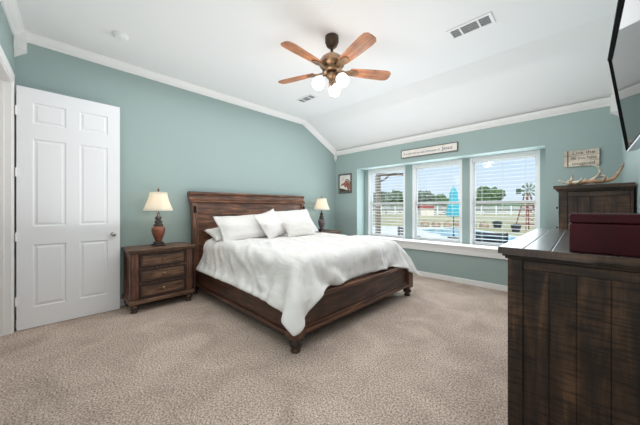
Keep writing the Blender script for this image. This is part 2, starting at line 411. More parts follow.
# blinds hung inside each window frame
where = ('window at the left beside the porch post view', 'middle window with the turquoise umbrella view', 'right window above the dark patio chair view')
for i, (a, b) in enumerate(WX):
    cx = (a+b)/2; hw = (b-a)/2-.047
    t = thing('window_blind', 'open white slatted blind in the '+where[i], 'blind', (cx, RD+.032, RZ1), 0, 'white slatted blinds in the three windows')
    bm = BM(); box(bm, -hw, hw, -.028, .026, -.078, -.043); obj('headrail', bm, M['blind'], t, .003)
    bm = BM(); z = -.115; pitch = .063
    while z > -1.44:
        prism(bm, [(-hw, -.029, z-.0030), (-hw, 0, z+.0010), (-hw, .029, z-.0010), (-hw, .029, z-.0030), (-hw, 0, z-.0014), (-hw, -.029, z-.0053)], (2*hw, 0, 0)); z -= pitch
    obj('slats', bm, M['blind'], t)
    bm = BM(); box(bm, -hw, hw, -.026, .026, -1.468, -1.452); obj('bottom_rail', bm, M['blind'], t, .003)
    for sxx in (-hw+.13, 0, hw-.13):
        bm = BM(); box(bm, sxx-.0015, sxx+.0015, -.0305, -.029, -1.455, -.08); box(bm, sxx-.0015, sxx+.0015, .029, .0305, -1.455, -.08); obj('ladder_cord', bm, M['cord'], t)
    bm = BM(); tube(bm, [(-hw+.06, -.034, -.09), (-hw+.06, -.036, -.7)], .004, 6); obj('tilt_wand', bm, M['blind'], t)

# ------------------------------------------------------------------ the open six panel door
bm = BM(); x0, x1 = .098, .133; ya, yb = -4.992, -4.156; z0, z1 = .006, 2.474
cols = [(-4.880, -4.632), (-4.522, -4.272)]; rows = [(.215, .86), (1.05, 1.955), (2.115, 2.33)]
ys = [ya]+[v for c in cols for v in c]+[yb]; zs = [z0]+[v for r in rows for v in r]+[z1]
for side, xs, sg in ((0, x1, 1), (1, x0, -1)):
    for i in range(len(ys)-1):
        for j in range(len(zs)-1):
            u0, u1, v0, v1 = ys[i], ys[i+1], zs[j], zs[j+1]
            if i % 2 == 1 and j % 2 == 1:
                loops = []
                for ins, dep in ((0, 0), (.008, .009), (.020, .009), (.036, .002)):
                    loops.append([bm.verts.new((xs-sg*dep, yy, zz)) for yy, zz in ((u0+ins, v0+ins), (u1-ins, v0+ins), (u1-ins, v1-ins), (u0+ins, v1-ins))])
                for A, B in zip(loops, loops[1:]):
                    for k in range(4): bm.faces.new((A[k], A[(k+1) % 4], B[(k+1) % 4], B[k]))
                bm.faces.new(loops[-1])
            else:
                bm.faces.new([bm.verts.new((xs, yy, zz)) for yy, zz in ((u0, v0), (u1, v0), (u1, v1), (u0, v1))])
for q in (((ya, z0), (yb, z0)), ((yb, z0), (yb, z1)), ((yb, z1), (ya, z1)), ((ya, z1), (ya, z0))):
    (p, r), (s, t_) = q
    bm.faces.new([bm.verts.new(v) for v in ((x0, p, r), (x1, p, r), (x1, s, t_), (x0, s, t_))])
bmesh.ops.remove_doubles(bm, verts=bm.verts[:], dist=.0001)
door = struct('door_1', bm, M['door'], 'white six panel door standing open against the teal wall')
for sg, xs in ((1, x1), (-1, x0)):
    bm = BM(); k = .055 if sg > 0 else .05
    lathe(bm, [(.026, xs), (.026, xs+sg*.006), (.011, xs+sg*.010), (.010, xs+sg*k*.45), (.022, xs+sg*k*.6), (.027, xs+sg*k*.8), (.020, xs+sg*k*.97), (.006, xs+sg*k)], (0, -4.222, .925), 20, 'x')
    o = obj('door_handle', bm, M['silver'], door, 0, True); o['label'] = 'round satin nickel door knob'
for z in (.30, .95, 1.6, 2.22):
    bm = BM(); lathe(bm, [(.007, z-.045), (.007, z+.045)], (.142, -4.9965, 0), 10); box(bm, .132, .136, -4.994, -4.968, z-.044, z+.044)
    obj('hinge', bm, M['vinyl'], door)

# ------------------------------------------------------------------ turned feet and knobs
def bun_foot(bm, x, y, h, r):
    lathe(bm, [(r*.55, 0), (r*.8, h*.06), (r*.85, h*.16), (r*.55, h*.28), (r*.5, h*.34), (r*.95, h*.44), (r*1.05, h*.6), (r*.9, h*.76), (r*.6, h*.86), (r*.9, h*.9), (r*.9, h)], (x, y, 0), 22)

# ------------------------------------------------------------------ bed frame
bed = thing('bed_frame', 'dark brown wooden sleigh bed frame with low footboard on the beige carpet', 'bed', (0, -2.235, 0))
YH = 1.09
# headboard: sleigh profile (x, z)
front = [(.20, .20), (.20, .75), (.195, .95), (.180, 1.12), (.155, 1.25), (.135, 1.335)]
def ribbon(bm, front, th, ya, yb):
    pts = [(x, z) for x, z in front]+[(x-th, z) for x, z in reversed(front)]
    prism(bm, [(x, ya, z) for x, z in pts], (0, yb-ya, 0))
bm = BM(); ribbon(bm, front, .05, -YH+.07, YH-.07); obj('headboard_panel', bm, M['bedwood'], bed, 0, 'auto')
for k in range(3):   # horizontal raised bands between the planks
    z = (.86, 1.0, 1.14)[k]; xx = .200-.0*(k) - (0, .006, .024)[k]
    bm = BM(); box(bm, xx-.02, xx+.003, -YH+.07, YH-.07, z-.005, z+.005); obj('panel_batten', bm, M['bedwood'], bed, .002)
bm = BM()      # rolled crest
cap = [(.150, 1.318), (.176, 1.326), (.180, 1.340), (.168, 1.352), (.142, 1.366), (.124, 1.388), (.118, 1.410), (.122, 1.432), (.140, 1.448), (.148, 1.462), (.140, 1.476), (.12, 1.484), (.07, 1.484), (.035, 1.470), (.022, 1.44), (.03, 1.41), (.058, 1.39), (.078, 1.36), (.085, 1.32)]
prism(bm, [(x, -YH-.02, z) for x, z in cap], (0, 2*YH+.04, 0)); obj('crest_rail', bm, M['bedwood'], bed, .003, 'auto')
for s in (-1, 1):
    bm = BM(); fr = [(.225, .115), (.225, .75), (.220, .95), (.203, 1.12), (.178, 1.25), (.156, 1.34)]
    ribbon(bm, fr, .10, s*YH-(.075 if s > 0 else 0), s*YH+(.0 if s > 0 else .075))
    hp = obj('headboard_post', bm, M['bedwood_z'], bed, .006, 'auto')
    bm = BM(); box(bm, .180, .212, s*(YH-.037)-.016, s*(YH-.037)+.016, 1.17, 1.27, rot=(0, -.17, 0)); o = obj('strap', bm, M['black_metal'], hp, .004); o['label'] = 'black metal strap'
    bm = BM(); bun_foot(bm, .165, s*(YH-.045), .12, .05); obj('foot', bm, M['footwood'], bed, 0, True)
for s in (-1, 1):
    ya, yb = sorted((s*1.01, s*1.05))
    bm = BM(); box(bm, .20, 2.36, ya, yb, .14, .385); sr = obj('side_rail', bm, M['bedwood_x'], bed, .004)
    ya, yb = sorted((s*1.045, s*1.072))
    bm = BM(); box(bm, .22, 2.36, ya, yb, .125, .165); obj('rail_moulding', bm, M['bedwood_x'], sr, .008)
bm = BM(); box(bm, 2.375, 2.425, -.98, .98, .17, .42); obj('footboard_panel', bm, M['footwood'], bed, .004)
bm = BM(); box(bm, 2.352, 2.448, -.99, .99, .415, .452); obj('footboard_cap', bm, M['bedwood'], bed, .008)
bm = BM(); box(bm, 2.36, 2.464, -.97, .97, .150, .186); box(bm, 2.365, 2.448, -.965, .965, .186, .206); obj('footboard_moulding', bm, M['bedwood'], bed, .006)
for s in (-1, 1):
    bm = BM(); box(bm, 2.345, 2.465, s*1.03-.06, s*1.03+.06, .12, .452); obj('footboard_post', bm, M['bedwood_z'], bed, .008)
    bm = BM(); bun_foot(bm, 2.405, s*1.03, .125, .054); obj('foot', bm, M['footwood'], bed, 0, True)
bm = BM()
for k in range(9): box(bm, .35+k*.23, .43+k*.23, -1.01, 1.01, .20, .225)
box(bm, .22, 2.36, -.04, .04, .13, .20); obj('slat_base', bm, M['bedwood'], bed)
for x in (.9, 1.7, 2.2):
    bm = BM(); box(bm, x-.03, x+.03, -.03, .03, 0, .13); obj('support_leg', bm, M['black'], bed)

# mattress
def rbox_mesh(x0, x1, y0, y1, z0, z1, r):
    bm = BM(); box(bm, x0, x1, y0, y1, z0, z1); bmesh.ops.bevel(bm, geom=bm.edges[:], offset=r, segments=5, profile=.5, affect='EDGES'); return bm
bm = rbox_mesh(.245, 2.335, -3.175, -1.295, .225, .745, .06)
tag(obj('mattress', bm, M['sheet'], None, 0, 'auto'), 'thick white mattress on the bed, under the white duvet', 'mattress')

# ------------------------------------------------------------------ duvet: numpy cloth draped over the bed
def drape():
    h = .027; L = 2.36; Wd = 2.63; NIT = 1500
    nx, ny = int(L/h)+1, int(Wd/h)+1
    X0 = .33
    gx = X0+np.arange(nx)*h; gy = -2.25-Wd/2+np.arange(ny)*h
    P = np.zeros((nx, ny, 3)); P[..., 0] = gx[:, None]; P[..., 1] = gy[None, :]; P[..., 2] = .83
    rs = np.random.RandomState(4)
    P[..., 2] += .02*rs.rand(nx, ny)
    tt = np.abs(np.linspace(-1, 1, ny)); Lj = 2.305+.085*tt**2.2-.04*np.clip((tt-.95)/.05, 0, 1)   # foot hem longer towards the corners
    gxx = X0+np.linspace(0, 1, nx)[:, None]*Lj[None, :]
    G = np.stack([gxx, np.repeat(gy[None, :], nx, 0), np.zeros((nx, ny))], -1)
    P[..., 0] = gxx
    for (ax, ay, ph, am) in ((3.1, 2.2, .3, .03), (-4.0, 6.1, 1.7, .018), (7.3, 3.9, 2.9, .014), (2, -9, .8, .012)):
        P[..., 2] += am*np.sin(ax*P[..., 0]+ay*P[..., 1]+ph)
    # the cloth starts squeezed a little so that it wrinkles
    P[..., 0] = X0+(P[..., 0]-X0)*.965; P[..., 1] = -2.235+(P[..., 1]+2.235)*.97
    V = np.zeros_like(P)
    boxes = [((.245, 2.335), (-3.175, -1.295), (.2, .745), .09, .035),
             ((.20, 2.36), (-3.30, -3.23), (0, .385), .01, .012), ((.20, 2.36), (-1.24, -1.17), (0, .385), .01, .012),
             ((2.352, 2.448), (-3.25, -1.22), (0, .452), .012, .014),
             ((2.345, 2.465), (-3.325, -3.205), (0, .452), .012, .014), ((2.345, 2.465), (-1.265, -1.145), (0, .452), .012, .014)]
    sets = []
    def add(di, dj, k):
        l = h*math.hypot(di, dj); step = max(di, abs(dj))
        for par in range(2*step):
            if di and (not dj or True):      # colour along i
                if par >= 2*di: continue
                I = np.array([i for i in range(nx-di) if (i % (2*di)) == par]); J = np.arange(max(0, -dj), ny-max(0, dj))
                if di > 1: I = np.array([i for i in range(nx-di) if (i % (2*di)) == par])
            else:
                I = np.arange(nx); J = np.array([j for j in range(ny-dj) if (j % (2*dj)) == par])
            if len(I) and len(J): sets.append((np.ix_(I, J), np.ix_(I+di, J+dj), np.linalg.norm(G[np.ix_(I+di, J+dj)]-G[np.ix_(I, J)], axis=-1, keepdims=True), k))
    for d in ((1, 0), (0, 1)): add(*d, 1)
    for d in ((1, 1), (1, -1)): add(*d, .25)
    for d in ((4, 0), (0, 4)): add(*d, .06)
    dt = 1/420
    for it in range(NIT):
        prev = P.copy()
        V *= .994; V[..., 2] -= 9.8*dt
        P = P+V*dt
        for k_ in range(1):
            for a, b, l, k in sets:
                pa, pb = P[a], P[b]
                d = pb-pa; n = np.sqrt((d*d).sum(-1, keepdims=True))+1e-9
                s = (n-l)/n
                if k < .1: s = np.minimum(s, 0)
                c = d*(s*k*.5)
                P[a] = pa+c; P[b] = pb-c
        for (bx, by, bz, r, th) in boxes:
            c = np.array([(q[0]+q[1])/2 for q in (bx, by, bz)]); hf = np.array([(q[1]-q[0])/2 for q in (bx, by, bz)])
            if it % 2 and bz[1] < .7: continue
            q = P-c; inner = hf-r; cl = np.clip(q, -inner, inner); d = q-cl; n = np.sqrt((d*d).sum(-1))
            R = r+th
            out = (n < R) & (n > 1e-9)
            if out.any():
                P[out] = (c+cl+d/np.maximum(n, 1e-9)[..., None]*R)[out]
            ins = n <= 1e-9
            if ins.any():
                pen = inner-np.abs(q); ax = pen.argmin(-1)
                ii, jj = np.where(ins)
                for i, j in zip(ii, jj):
                    a = 2 if bz[1] > .7 else ax[i, j]; P[i, j, a] = c[a]+np.sign(q[i, j, a] or 1)*(hf[a]+th)
            if out.any():   # friction
                P[out, :2] = prev[out, :2]*.35+P[out, :2]*.65
        P[..., 2] = np.maximum(P[..., 2], .012)
        P[0, :, 0] = np.minimum(P[0, :, 0], X0+.03)
        V = (P-prev)/dt
        sp = np.sqrt((V*V).sum(-1, keepdims=True)); V = np.where(sp > 2.2, V*2.2/np.maximum(sp, 1e-9), V)
    return P, nx, ny
P, nx, ny = drape()
# creases of the fabric, fanning out from the pillows towards the hems
N = np.cross(np.gradient(P, axis=0), np.gradient(P, axis=1)); N /= np.linalg.norm(N, axis=-1, keepdims=True)+1e-9
for i in range(nx):
    for j in range(ny):
        a = i*.027+.55; b = (j-ny/2)*.027; ang = math.atan2(b, a); rad = math.hypot(a, b)
        f = (1-abs(noise.noise(Vector((ang*8, rad*1.1, 1.5)))*2.4))**2*.6+(1-abs(noise.noise(Vector((ang*17+rad, rad*2.0, 7.5)))*2.4))**2*.45+noise.noise(Vector((i*.13, j*.13, 3)))*.5+noise.noise(Vector((i*.33, j*.33, 5)))*.22+(1-abs(noise.noise(Vector((ang*26, rad*1.8, 2.5)))*2.4))**2*.18
        P[i, j] += N[i, j]*max(f-.45, -.12)*.050*min(1, .3+rad*.4)
me = bpy.data.meshes.new('duvet')
me.from_pydata([tuple(p) for p in P.reshape(-1, 3)], [], [(i*ny+j, (i+1)*ny+j, (i+1)*ny+j+1, i*ny+j+1) for i in range(nx-1) for j in range(ny-1)])
m, t_, b = newmat('creased_duvet_cotton'); b.inputs['Base Color'].default_value = lin((234, 231, 228)); b.inputs['Roughness'].default_value = .85
co = t_.nodes.new('ShaderNodeTexCoord'); prev_ = None
for sc_n, dist, dst in ((6, .9, .040), (14, .5, .012)):
    n_ = t_.nodes.new('ShaderNodeTexNoise'); n_.inputs['Scale'].default_value = sc_n; n_.inputs['Distortion'].default_value = dist; n_.inputs['Detail'].default_value = 2
    mp = t_.nodes.new('ShaderNodeMapping'); mp.inputs['Scale'].default_value = (.4, 1, .5); mp.inputs['Rotation'].default_value = (0, 0, .4)
    bp = t_.nodes.new('ShaderNodeBump'); bp.inputs['Strength'].default_value = .6; bp.inputs['Distance'].default_value = dst
    t_.links.new(co.outputs['Object'], mp.inputs[0]); t_.links.new(mp.outputs[0], n_.inputs['Vector']); t_.links.new(n_.outputs[0], bp.inputs['Height'])
    if prev_: t_.links.new(prev_.outputs[0], bp.inputs['Normal'])
    prev_ = bp
t_.links.new(prev_.outputs[0], b.inputs['Normal']); M['duvet'] = m
duv = link('duvet', me, M['duvet'], None, 0, True)
sm = duv.modifiers.new('smooth', 'SMOOTH'); sm.factor = .5; sm.iterations = 1
so = duv.modifiers.new('thick', 'SOLIDIFY'); so.thickness = .022; so.offset = .3
su = duv.modifiers.new('sub', 'SUBSURF'); su.levels = 1; su.render_levels = 1
tag(duv, 'rumpled white duvet draped over the bed, one corner hanging over the footboard', 'duvet')

# ------------------------------------------------------------------ pillows
def pillow(name, label, w, h, t, loc, rot, flange=0, mat='sheet', tuft=0, seed=0, pinch=.06):
    n, m = 34, 26; bm = BM(); grid = {}
    for side in (1, -1):
        for i in range(n+1):
            for j in range(m+1):
                u, v = i/n*2-1, j/m*2-1
                if side == -1 and (i in (0, n) or j in (0, m)): grid[(side, i, j)] = grid[(1, i, j)]; continue
                k = 1-flange
                uu, vv = min(1, abs(u)/k), min(1, abs(v)/k)
                prof_ = (max(0, 1-uu**2.6)**.55)*(max(0, 1-vv**2.6)**.55)
                x = u*w/2*(1-pinch*(1-abs(v)**2)*abs(u)**3); z = v*h/2*(1-pinch*1.4*(1-abs(u)**2)*abs(v)**3)
                nn = noise.noise(Vector((u*1.7+seed*3.1, v*1.7, side*2+seed)))*.16+noise.noise(Vector((u*5+seed, v*5, side*4.0)))*.06
                y = side*(t/2*prof_*(1+nn)+.004)
                if tuft: y += side*.006*math.sin(u*26)*math.sin(v*13)*prof_
                y += .018*noise.noise(Vector((u*2.2+seed*2, v*2.2, 9.1)))
                grid[(side, i, j)] = bm.verts.new((x, y, z+h/2))
    for side in (1, -1):
        for i in range(n):
            for j in range(m):
                q = [grid[(side, i, j)], grid[(side, i+1, j)], grid[(side, i+1, j+1)], grid[(side, i, j+1)]]
                try: bm.faces.new(q)
                except Exception: pass
    o = obj(name, bm, M[mat], None, 0, True); o.location = loc; o.rotation_euler = rot
    return tag(o, label, 'pillow')
M['lace'] = plain('textured_white_cover', (226, 222, 216), .9, bump=.35, bscale=45, var=.02, vscale=40)
R = math.radians
def rotm(lean, yaw, roll=0):    # pillow upright facing +X, leaned back towards the wall, turned by yaw, rolled in its own plane
    return (Matrix.Rotation(PI/2+yaw, 4, 'Z') @ Matrix.Rotation(-lean, 4, 'X') @ Matrix.Rotation(roll, 4, 'Y')).to_euler()
pillow('pillow', 'flat white sleeping pillow lying under the left sham against the headboard', .90, .42, .14, (.64, -2.74, .80), rotm(R(74), 0), seed=1)
pillow('pillow', 'flat white sleeping pillow hidden under the right sham', .90, .42, .14, (.64, -1.72, .80), rotm(R(74), 0), seed=2)
pillow('pillow', 'large white flanged sham leaning on the headboard at the left', .88, .46, .17, (.76, -2.70, .79), rotm(R(40), R(-2), R(-3)), flange=.10, seed=3)
pillow('pillow', 'large white flanged sham leaning on the headboard at the right', .92, .52, .19, (.74, -1.74, .79), rotm(R(36), R(0), R(-3)), flange=.08, seed=4)
pillow('pillow', 'square white cushion tilted in front between the two shams', .46, .46, .15, (.88, -2.30, .80), rotm(R(30), R(8), R(-14)), flange=.10, seed=5)
pillow('pillow', 'small oblong textured off-white cushion in front of the right sham', .60, .27, .13, (1.0, -1.93, .79), rotm(R(30), R(2), R(0)), mat='lace', tuft=1, seed=6)

# ------------------------------------------------------------------ nightstands
def nightstand(loc, label):
    t = thing('nightstand', label, 'nightstand', loc, 0, 'matching nightstands either side of the bed')
    hw = .335; xf = .415
    bm = BM(); box(bm, .02, xf, -hw, hw, .13, .705); obj('body', bm, M['nswood_z'], t, .004)
    bm = BM(); box(bm, .0, xf+.040, -hw-.038, hw+.038, .722, .748); box(bm, .0, xf+.028, -hw-.028, hw+.028, .703, .722); obj('top', bm, M['nswood'], t, .008)
    bm = BM(); box(bm, .01, xf+.03, -hw-.028, hw+.028, .105, .15); obj('base_moulding', bm, M['nswood'], t, .008)
    for s in (-1, 1):
        bm = BM(); box(bm, xf-.01, xf+.012, s*(hw-.035)-.034, s*(hw-.035)+.034, .15, .703); p = obj('pilaster', bm, M['nswood_z'], t, .006)
        bm = BM(); box(bm, xf+.01, xf+.017, s*(hw-.035)-.014, s*(hw-.035)+.014, .18, .67); obj('reeding', bm, M['nswood_z'], p, .003)
        bm = BM(); y = s*hw; a, b = sorted((y, y+s*.012))
        box(bm, .02, .09, a, b, .15, .703); box(bm, xf-.07, xf, a, b, .15, .703); box(bm, .09, xf-.07, a, b, .15, .22); box(bm, .09, xf-.07, a, b, .63, .703)
        obj('side_frame', bm, M['nswood_z'], t, .004)
    for k in range(3):
        zc = .245+k*.181; dh = .080; dw = hw-.078
        bm = BM(); box(bm, xf-.01, xf+.004, -dw, dw, zc-dh, zc+dh); d = obj('drawer', bm, M['nswood'], t, .003)
        bm = BM(); q = .02
        box(bm, xf, xf+.014, -dw, -dw+q, zc-dh, zc+dh); box(bm, xf, xf+.014, dw-q, dw, zc-dh, zc+dh); box(bm, xf, xf+.014, -dw+q, dw-q, zc-dh, zc-dh+q); box(bm, xf, xf+.014, -dw+q, dw-q, zc+dh-q, zc+dh)
        obj('drawer_moulding', bm, M['nsedge'], d, .004)
        bm = BM(); box(bm, xf, xf+.009, -dw+q+.012, dw-q-.012, zc-dh+q+.01, zc+dh-q-.01); obj('drawer_panel', bm, M['nswood'], d, .006)
        bm = BM(); lathe(bm, [(.018, xf+.008), (.016, xf+.012), (.007, xf+.016), (.007, xf+.024), (.016, xf+.03), (.018, xf+.037), (.010, xf+.043)], (0, 0, zc), 16, 'x'); obj('knob', bm, M['knob'], d, 0, True)
    for x in (.065, xf-.02):
        for s in (-1, 1):
            bm = BM(); bun_foot(bm, x, s*(hw-.03), .108, .042); obj('foot', bm, M['footwood'], t, 0, True)
    return t
nightstand((.018, -3.757, 0), 'brown wooden nightstand with three drawers between the white door and the bed')
nightstand((.018, -.715, 0), 'brown wooden nightstand mostly hidden behind the bed, near the room corner')

# ------------------------------------------------------------------ table lamps
def table_lamp(loc, label, urn, sc_=1.0, zs=1.0):
    t = thing('table_lamp', label, 'lamp', loc, 0, 'urn table lamps on the nightstands'); t.scale = (1.05,)*3
    bm = BM(); box(bm, -.064, .064, -.064, .064, 0, .022); box(bm, -.050, .050, -.050, .050, .022, .05); obj('base', bm, M['urn_dark'], t, .006)
    bm = BM(); lathe(bm, [(.03, .05), (.034, .062), (.05, .10), (.066, .15), (.074, .19), (.073, .215), (.056, .238), (.036, .25)], (0, 0, 0), 28); obj('urn', bm, M[urn], t, 0, True)
    bm = BM(); lathe(bm, [(.05, .248), (.054, .256), (.05, .268), (.032, .276), (.044, .29), (.046, .302), (.028, .314), (.026, .33), (.038, .342), (.038, .356), (.018, .366), (.012, .41)], (0, 0, 0), 24); obj('neck', bm, M['urn_dark'], t, 0, True)
    # bell shade, open top and bottom, softly panelled
    bm = BM(); seg = 48; rings = []
    for r, z in [(.164, .435), (.148, .472), (.130, .52), (.113, .57), (.101, .62), (.095, .665)]:
        rings.append([bm.verts.new((r*(1+.018*math.cos(8*a))*math.cos(a), r*(1+.018*math.cos(8*a))*math.sin(a), z)) for a in [2*PI*k/seg for k in range(seg)]])
    for A, B in zip(rings, rings[1:]):
        for k in range(seg): bm.faces.new((A[k], A[(k+1) % seg], B[(k+1) % seg], B[k]))
    s = obj('lamp_shade', bm, M['shade'], t, 0, True); so = s.modifiers.new('t', 'SOLIDIFY'); so.thickness = .002
    bm = BM(); lathe(bm, [(.004, .41), (.004, .672), (.012, .68), (.013, .688), (.006, .694), (.011, .702), (.004, .712)], (0, 0, 0), 12); box(bm, -.1, .1, -.002, .002, .655, .659)
    obj('finial', bm, M['bronze'], t, 0, 'auto')
    bm = BM(); lathe(bm, [(.012, .48), (.026, .51), (.03, .54), (.022, .57), (.008, .58)], (.0, .0, 0), 16); obj('bulb', bm, M['bulb'], t, 0, True)
    l = light('bulb_light', 'POINT', (0, 0, .54), LAMP_E, (1, .93, .83), .035); l.parent = t
    return t
table_lamp((.235, -3.765, .748), 'lamp with reddish brown urn base, lit, on the nightstand next to the door', 'urn')
table_lamp((.235, -.715, .748), 'lamp with grey urn base, lit, on the nightstand in the room corner', 'urn2')

# ------------------------------------------------------------------ dresser and chest of the same rough sawn make
def case_piece(name, label, cat, x0, x1, y0, y1, H, over, cols_, rows_, boards, planks):
    t = thing(name, label, cat, ((x0+x1)/2, (y0+y1)/2, 0)); cx, cy = (x0+x1)/2, (y0+y1)/2
    bx0, bx1, by0, by1 = x0+over-cx, x1-cx-.005, y0+over-cy, y1-over-cy
    zt = H-.032
    bm = BM(); box(bm, bx0+.012, bx1, by0+.012, by1-.012, .05, zt-.02); obj('body', bm, M['dark_z'], t)
    # end panels: stile, planks, stile, top rail
    for s, ye in ((-1, by0), (1, by1)):
        w_st = .062; a, b = sorted((ye, ye-s*.02))
        bm = BM(); box(bm, bx0, bx0+w_st, a, b, .0, zt); obj('corner_post', bm, M['dark_z'], t, .002)
        bm = BM(); box(bm, bx1-.02, bx1, a, b, .0, zt); obj('corner_post', bm, M['dark_z'], t, .003)
        a, b = sorted((ye-s*.006, ye-s*.02))
        bm = BM(); box(bm, bx0+w_st+.004, bx1-.02, a-.0, b, zt-.075, zt-.03); obj('end_rail', bm, M['dark_x'], t, .003)
        xs = [bx0+w_st+.005+(bx1-.02-bx0-w_st-.005)*q for q in planks]
        bm = BM()
        for k in range(len(xs)-1): box(bm, xs[k]+.0012, xs[k+1]-.0012, a, b, .07, zt-.078)
        obj('end_planks', bm, M['dark_z'], t, .002)
        bm = BM(); a, b = sorted((ye+s*.002, ye-s*.02)); box(bm, bx0+w_st, bx1-.02, a, b, .03, .085); obj('end_skirt', bm, M['dark_x'], t, .004)
    # top boards along the length, with grooves
    n = boards; bm = BM(); xa, xb = x0-cx, x1-cx
    for k in range(n): box(bm, xa+(xb-xa)*k/n+(.0 if k == 0 else .0015), xa+(xb-xa)*(k+1)/n-(.0 if k == n-1 else .0015), y0-cy, y1-cy, H-.032, H)
    obj('top', bm, M['dark_y'], t, .003)
    bm = BM(); box(bm, xa, xb, y0-cy-.008, y0-cy, H-.034, H-.001); obj('end_strip', bm, M['dark_x'], t, .002)
    bm = BM(); box(bm, x0-cx+.014, bx1, y0-cy+.014, y1-cy-.014, H-.048, H-.032); box(bm, x0-cx+.024, bx1, y0-cy+.024, y1-cy-.024, H-.06, H-.048); obj('top_moulding', bm, M['dark_x'], t, .004)
    # drawers on the front (towards -X)
    fw = (by1-by0-.14)/cols_; fh = (zt-.08-.11)/rows_
    for i in range(cols_):
        for j in range(rows_):
            yy = by0+.07+fw*(i+.5); zz = .11+fh*(j+.5)
            bm = BM(); box(bm, bx0-.006, bx0+.016, yy-fw/2+.012, yy+fw/2-.012, zz-fh/2+.012, zz+fh/2-.012); d = obj('drawer', bm, M['dark_y'], t, .004)
            for s in ((-1, 1) if fw > .5 else (0,)):
                bm = BM(); lathe(bm, [(.014, bx0-.005), (.007, bx0-.010), (.007, bx0-.02), (.014, bx0-.022), (.012, bx0-.028)], (0, yy+s*fw*.27, zz), 14, 'x'); obj('knob', bm, M['black_metal'], d, 0, True)
    return t
case_piece('dresser', 'long dark rough sawn wooden dresser with plank top, nearest the camera', 'dresser', 3.855, 4.478, -3.115, -1.345, 1.04, .035, 2, 4, 6, (0, .195, .385, .60, .80, 1))
case_piece('chest_of_drawers', 'tall dark plank sided chest of drawers carrying antlers, in the corner by the window wall', 'chest of drawers', 3.968, 4.488, -1.300, -.34, 1.457, .036, 1, 6, 4, (0, .17, .39, .61, .81, 1))

# burgundy box on the dresser
t = thing('keepsake_box', 'burgundy lidded box standing on the near end of the dark dresser', 'box', (4.288, -2.915, 1.04))
bm = BM(); box(bm, -.165, .165, -.175, .175, 0, .132); obj('body', bm, M['leather'], t, .008, seg=3)
bm = BM(); box(bm, -.165, .165, -.175, .175, .135, .174); obj('lid', bm, M['leather'], t, .006, seg=3)

# antlers
def antler(loc, label, paths):
    t = thing('antler', label, 'antler', loc, 0, 'shed antlers on the tall chest')
    for k, (nm, pts, mt) in enumerate(paths):
        p, r = spline(pts, 7); bm = BM(); tube(bm, p, [q*1.08 for q in r], 10); obj(nm, bm, M[mt], t, 0, True)
    return t
ax, ay, az = 4.11, -1.10, 1.462
antler((ax, ay, az), 'larger antler with long brown beam curving up rightwards, on the dark chest', [
    ('beam', [(-.04, -.01, .028, .022), (.04, -.03, .026, .020), (.12, -.05, .030, .018), (.20, -.04, .026, .016), (.26, -.01, .048, .014), (.30, .02, .11, .010), (.325, .03, .165, .007), (.332, .03, .20, .002)], 'bone_dark'),
    ('tine', [(-.03, -.01, .026, .014), (-.07, -.01, .034, .010), (-.115, -.02, .062, .003)], 'bone'),
    ('tine', [(-.02, -.01, .03, .015), (-.012, -.01, .07, .011), (-.012, -.02, .112, .003)], 'bone'),
    ('tine', [(.07, -.04, .028, .010), (.078, -.05, .05, .007), (.083, -.05, .068, .002)], 'bone'),
    ('tine', [(.0, -.03, .03, .016), (.03, -.06, .03, .011), (.05, -.09, .045, .007), (.055, -.10, .07, .003)], 'bone'),
    ('tine', [(.19, -.04, .028, .011), (.205, -.07, .04, .008), (.215, -.09, .07, .003)], 'bone_dark'),
    ('burr', [(-.055, -.008, .028, .012), (-.045, -.01, .028, .026), (-.03, -.01, .028, .027), (-.022, -.012, .028, .018)], 'bone')])
antler((ax, ay+.12, az), 'paler antler crossing behind the long beam, one tip curling up before the sign', [
    ('beam', [(-.02, .03, .02, .018), (.06, .0, .026, .016), (.12, -.02, .05, .014), (.17, -.02, .095, .012), (.185, -.02, .14, .010), (.165, -.03, .185, .007), (.13, -.03, .20, .003)], 'bone'),
    ('tine', [(.155, -.02, .08, .012), (.20, -.02, .09, .011), (.235, -.03, .055, .009), (.26, -.04, .022, .005)], 'bone'),
    ('tine', [(.12, -.02, .05, .010), (.14, -.05, .03, .008), (.16, -.08, .012, .004)], 'bone_dark')])

# ------------------------------------------------------------------ television
tv = thing('television', 'large black flat television on the right wall, tilted downwards', 'television', (4.354, -2.52, 1.981), 0)
tv.rotation_euler = (0, R(-7.2), 0)
hh, hl = .338, .62
bm = BM(); box(bm, -.001, .042, -hl, hl, -hh, hh); obj('housing', bm, M['black'], tv, .004)
bm = BM(); box(bm, -.0015, -.001, -hl+.022, hl-.022, -hh+.014, hh-.016); obj('screen', bm, M['screen'], tv)
bm = BM(); box(bm, -.010, .03, hl-.010, hl+.002, -hh, hh+.002); box(bm, -.014, .03, -hl-.002, -hl+.010, -hh, hh+.002); box(bm, -.014, .03, -hl+.010, hl-.010, hh-.010, hh+.002); obj('bezel', bm, M['black'], tv)
bm = BM(); box(bm, -.004, .044, -hl, hl, -hh-.010, -hh+.001); o = obj('bottom_bezel', bm, M['bezel_silver'], tv, .002); o['label'] = 'silver strip along the bottom edge'
bm = BM(); box(bm, .042, .085, -.25, .25, -.16, .16); box(bm, .085, .135, -.04, .04, -.05, .05); obj('wall_mount', bm, M['black'], tv, .003)

